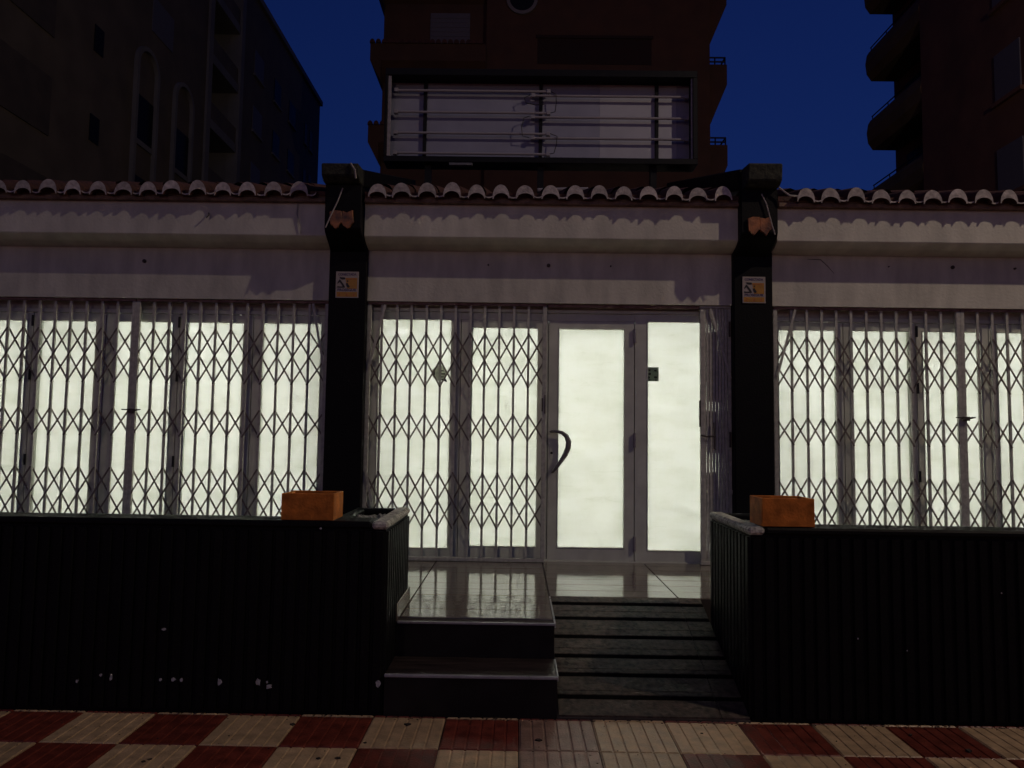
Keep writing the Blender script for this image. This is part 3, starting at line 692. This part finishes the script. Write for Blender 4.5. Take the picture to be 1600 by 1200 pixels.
for (a, b, m) in ((sx0+.036, .242, sheet_a), (.244, 1.02, sheet_a), (1.022, 2.02, sheet_lit), (2.022, sx1-.061, sheet_a)):  # the paler sheet carries the painted lamplit patch
    B(a, b, SY+.20, SY+.215, sz0+.076, sz1-.091).build('back_sheet', m, sg)
for x in (-1.262, .247, 1.757): B(x-.022, x+.022, SY+.155, SY+.199, sz0+.076, sz1-.091).build('upright', black2, sg, .003)
for z in (6.026, 5.738, 5.46, 5.191):
    for (a, b, dz) in ((-1.66, .37, .0), (.12, 2.16, -.055)):
        tb = MB().cyl((a+.05, SY+.12, z+dz), .0165, b-a-.1, 'x', 10).build('tube', tube_m, sg, smooth=False)
        for x in (a, b-.05): B(x, x+.05, SY+.095, SY+.154, z+dz-.024, z+dz+.024).build('tube_holder', tube_m, tb, .003)
def wire(p): MB().tube(p, .006, 6).build('wire', cable_b, sg)
wire([(.10, SY+.10, 5.97), (.03, SY+.09, 5.93), (.05, SY+.09, 5.86), (.18, SY+.10, 5.84), (.29, SY+.10, 5.85)])
wire([(.37, SY+.10, 6.02), (.44, SY+.09, 5.98), (.445, SY+.09, 5.86), (.43, SY+.10, 5.75), (.37, SY+.10, 5.735)])
wire([(.10, SY+.10, 5.69), (.03, SY+.09, 5.66), (.00, SY+.09, 5.54), (.01, SY+.09, 5.42), (.10, SY+.10, 5.405)])
wire([(.37, SY+.10, 5.46), (.46, SY+.09, 5.42), (.45, SY+.09, 5.30), (.42, SY+.10, 5.20), (.36, SY+.10, 5.19)])
for x in (-1.2, .25, 1.7):
    B(x-.04, x+.04, SY+.08, SY+.16, 4.40, sz0-.001).build('support_post', black2, sg)
    MB().prism([(SY+.161, 4.95), (SY+.161, 4.88), (9.66, 4.62), (9.66, 4.70)], 'x', x-.02, x+.02).build('support_strut', black2, sg)
tag(MB().tube([(.20, 8.6, 4.475), (.55, 8.6, 4.49), (.80, 8.62, 4.50)], .022, 8).build('loose_pipe', tube_m), 'pale pipe lying on the roof tiles under the sign', 'pipe')
B(-.92, -.62, SY-.01, SY+.04, sz0-.036, sz0-.001).build('bracket', galv_d, sg, .004)

# ================================================================== buildings behind
def winbox(parent, name, m, pane_m, x0, x1, y0, y1, z0, z1):
    o = B(x0, x1, y0, y1, z0, z1).build(name, m, parent); return o
# centre block
cb = thing('apartment_building', 'dark ochre apartment block rising behind the roof sign', 'building', (1, 30, 0))
CY = 30.0
B(-5.94, 7.85, CY+.4, CY+13, -.1, 13.5).build('wall', ochre, cb)
B(-1.53, 7.85, CY, CY+.4, -.1, 26).build('wall', ochre, cb)
B(-5.94, 7.84, CY+.41, CY+13, 13.501, 26).build('wall', ochre, cb)
for zt in (17.80, 14.30, 21.30):
    zb = zt-.72
    MB().prism([(-5.90, zt), (-6.34, zt), (-6.34, zb), (-5.90, zb-.85)], 'y', CY-.35, CY+9).build('ledge_side', ochre, cb)
    MB().prism([(CY+.4, zt), (CY-.35, zt), (CY-.35, zb), (CY+.4, zb-.6)], 'x', -5.899, -1.531).build('ledge', ochre, cb)
    for i in range(19):
        x = -6.25+.25*i
        put('ledge_tile', bpy.data.meshes.get('ledge_tile') or MB().prism([(-.11*math.cos(math.pi*k/8), .17*math.sin(math.pi*k/8)) for k in range(9)], 'y', 0, .7).mesh('ledge_tile', terra), cb, (x, CY-.42, zt+.002))
for zb in (18.10, 14.60, 21.6):
    wdw = B(-3.95, -2.26, CY+.36, CY+.40, zb, zb+1.45).build('window', shutter, cb)
    for k in range(7): B(-3.93, -2.28, CY+.345, CY+.359, zb+.02+.2*k, zb+.20+.2*k).build('shutter_slat', shutter, wdw)
ph = MB().ring((-.05, 19.95), .52, .66, CY-.10, CY-.002, 36).build('round_window', beige2, cb)
MB().cyl((-.05, CY-.05, 19.95), .52, .048, 'y', 36).build('pane', dark_gl, ph)
for z in (17.15, 13.65, 20.65):
    o = B(.62, 5.41, CY-.012, CY-.001, z, z+1.12).build('recess_shade_plate', ochre_d, cb)  # flat dark plate, the shade of a recess painted as its colour
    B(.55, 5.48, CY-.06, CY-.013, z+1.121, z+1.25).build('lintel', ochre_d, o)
for zt in (17.37, 13.88, 20.87):
    zb = zt-.88
    bal = MB().prism([(7.851, zt), (8.65, zt), (8.65, zb), (7.851, zb-1.94)], 'y', CY+.3, CY+6).build('balcony', ochre, cb)
    for zz in (.14, .32): MB().tube([(7.86, CY+.35, zt+zz), (8.60, CY+.35, zt+zz)], .035, 6).build('rail', black2, bal)
    MB().tube([(8.58, CY+.35, zt+.32), (8.60, CY+5.9, zt+.32)], .035, 6).build('rail', black2, bal)
    for x in (8.15, 8.58): MB().tube([(x, CY+.35, zt-.01), (x, CY+.35, zt+.32)], .03, 6).build('rail_post', black2, bal)
# left block: long side running away from us
lb = thing('apartment_building', 'long dark beige apartment block with tall arches at the upper left', 'building', (-14, 32, 0))
LXF = -13.5
B(-26, LXF, 8, 30.45, -.1, 34).build('wall', beige, lb)
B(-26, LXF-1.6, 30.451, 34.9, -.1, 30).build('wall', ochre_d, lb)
B(-26, LXF, 34.35, 35.6, -.1, 30).build('wall', beige, lb)
B(-26, LXF, 35.601, 47.9, -.1, 23.45).build('wall', beige, lb)
B(-26.2, LXF+.15, 35.602, 48.05, 23.451, 23.75).build('roof_edge', beige2, lb)
B(-26, LXF+.10, 30.452, 30.85, -.1, 30).build('pilaster', beige2, lb); B(-26, LXF+.10, 33.95, 34.349, -.1, 30).build('pilaster', beige2, lb)
for z in (6.3, 9.2, 12.1, 15.0, 17.9, 20.8, 23.7):
    s_ = B(LXF-1.6, LXF+.02, 30.851, 33.949, z-.28, z+.12).build('balcony_slab', beige2, lb)
    B(LXF-.12, LXF-.02, 30.852, 33.948, z+.121, z+.90).build('balcony_parapet', beige, s_)
    B(LXF-1.598, LXF-1.55, 31.3, 33.2, z+.3, z+2.2).build('balcony_door', dark_gl, s_)
def arch(y0, y1, zt):
    r_ = (y1-y0)/2; c = (y0+y1)/2; tk = .16; mb = MB()
    for k in range(16):
        a, b = math.pi*k/16, math.pi*(k+1)/16; q = []
        for (rr, t) in ((r_, a), (r_, b), (r_-tk, b), (r_-tk, a)): q.append((c+rr*math.cos(t), zt-r_+rr*math.sin(t)))
        mb.prism(q, 'x', LXF+.001, LXF+.14)
    mb.box(LXF+.001, LXF+.14, y0, y0+tk, 0, zt-r_); mb.box(LXF+.001, LXF+.14, y1-tk, y1, 0, zt-r_)
    o = mb.build('arch_trim', beige2, lb)
    for z in (2.6, 5.5, 8.4, 11.3):
        B(LXF+.002, LXF+.03, y0+.2, y1-.2, z+.5, z+2.1).build('window', dark_gl, o)
        B(LXF+.002, LXF+.06, y0+.18, y1-.18, z+.30, z+.49).build('window_sill', beige2, o)
arch(24.75, 26.35, 15.25); arch(27.6, 29.25, 15.35)
for z in (10.6, 13.5, 7.7, 16.4): B(LXF+.001, LXF+.03, 22.35, 22.85, z, z+.85).build('window', dark_gl, lb)
for z in (7.0, 9.9, 12.8): B(LXF+.001, LXF+.04, 17.2, 20.4, z, z+1.7).build('window', dim_gl, lb)
for z in (16.1, 19.0): B(LXF+.001, LXF+.03, 25.8, 27.4, z, z+1.3).build('window', shutter, lb)
for z in (20.0, 17.1, 14.2, 11.3, 8.4):
    for (a, b, m) in ((35.9, 37.2, shutter), (38.9, 40.0, dark_gl), (41.5, 42.7, dark_gl), (44.6, 45.1, dark_gl), (45.7, 46.3, dark_gl)):
        fo = B(LXF+.001, LXF+.03, a, b, z-.4, z+.85).build('window', m, lb)
        B(LXF+.002, LXF+.10, a-.08, b+.08, z-.52, z-.41).build('window_sill', beige2, fo)
# right block
rb = thing('apartment_building', 'dark brown apartment block with stacked balconies at the upper right', 'building', (18, 28, 0))
B(16.55, 30, 27.4, 32, -.1, 34).build('wall', brown, rb)
B(15.2, 30, 8, 27.399, -.1, 34).build('wall', brown, rb)
for zb in (5.0, 8.1, 11.2, 14.3, 17.42, 20.5, 23.6):
    pf = [(16.549, zb), (15.42, zb), (15.22, zb+.30), (15.17, zb+.75), (15.24, zb+1.15), (15.34, zb+1.32), (15.46, zb+1.32), (15.46, zb+.18), (16.549, zb+.18)]
    bal = MB().prism(pf, 'y', 27.401, 31.75).build('balcony', olive, rb)
    B(15.461, 16.549, 31.63, 31.75, zb+.181, zb+1.32).build('balcony_end', olive, bal)
    MB().tube([(15.40, 27.45, zb+1.50), (15.40, 31.7, zb+1.50)], .03, 6).build('rail', black2, bal)
    for k in range(4): MB().tube([(15.40, 27.6+1.35*k, zb+1.30), (15.40, 27.6+1.35*k, zb+1.50)], .02, 6).build('rail_post', black2, bal)
    B(16.50, 16.548, 28.0, 31.0, zb+.2, zb+2.6).build('balcony_window', dark_gl, bal)
for z in (6.2, 9.3, 12.4, 15.5, 18.6):
    for (a, b) in ((21.9, 23.1), (17.8, 19.2)):
        wd = B(15.16, 15.199, a, b, z, z+1.55).build('window', shutter if a > 20 else dark_gl, rb)
        B(15.08, 15.199, a-.1, b+.1, z-.13, z-.001).build('window_sill', brown, wd)

# ================================================================== street lamp beside the road, right of the camera, and the added fill lamp
def street_lamp(pos, power, side, label):
    lx, ly, lz = pos; q = side
    sl = thing('street_lamp', label, 'street lamp', (lx+1.6*q, ly, 0), 'street lamps on the promenade')
    MB().cyl((lx+1.6*q, ly, -.01), .16, .5, 'z', 16).build('base', galv, sl)
    MB().tube([(lx+1.6*q, ly, .49), (lx+1.6*q, ly, lz-.6), (lx+1.55*q, ly, lz-.1), (lx+1.2*q, ly, lz+.18), (lx+.3*q, ly, lz+.22)], [.09, .06, .05, .045, .04], 12).build('pole', galv, sl)
    MB().prism([(lx-.32*q, lz+.10), (lx-.22*q, lz+.22), (lx+.20*q, lz+.28), (lx+.34*q, lz+.24), (lx+.34*q, lz+.10)], 'y', ly-.16, ly+.16).build('lamp_head', galv, sl, .02)
    B(lx-.26, lx+.26, ly-.12, ly+.12, lz+.082, lz+.099).build('lens', street_e, sl)
    ld = bpy.data.lights.new('street_lamp_light', 'POINT'); ld.energy = power; ld.color = (1.0, .80, .62); ld.shadow_soft_size = .10
    lo = bpy.data.objects.new('street_lamp_light', ld); COL.objects.link(lo); lo.location = pos
    lo.parent = sl; lo.matrix_parent_inverse = WM[sl.name].inverted()
street_lamp(LAMP_POS, LAMP_POWER, 1, 'tall grey street lamp lighting the shop front from the right')
street_lamp(FILL_LAMP_POS, FILL_LAMP_POWER, -1, 'added unseen fill lamp on a tall grey pole, behind the viewer')

# ================================================================== grit and dead leaves on the paving
gr = MB(); rr = random.Random(21)
def bit(x, y, r_, z=.0005):
    n_ = rr.randint(4, 6); a0 = rr.uniform(0, 6.28); h = r_*rr.uniform(.15, .5)
    p = [(x+r_*math.cos(a0+6.283*i/n_)*rr.uniform(.5, 1.2), y+r_*math.sin(a0+6.283*i/n_)*rr.uniform(.4, 1.1)) for i in range(n_)]
    gr.prism(p, 'z', z, z+h)
for i in range(420):
    x = rr.uniform(-4, 4)
    bit(x, Y1-.004-abs(rr.gauss(0, .022)), rr.uniform(.002, .007))
for i in range(150): bit(rr.uniform(-3.5, 3.6), rr.uniform(3.3, 4.15), rr.uniform(.002, .006))
for i in range(16): bit(rr.uniform(-3.2, 3.4), rr.uniform(3.4, 4.1), rr.uniform(.010, .018))
gd = gr.build('grit', mat('grit', (.05, .035, .025), .9, .4, 90)); stuff(gd); gd['label'] = 'dark grit and leaf scraps scattered over the pavement'; gd['category'] = 'grit'
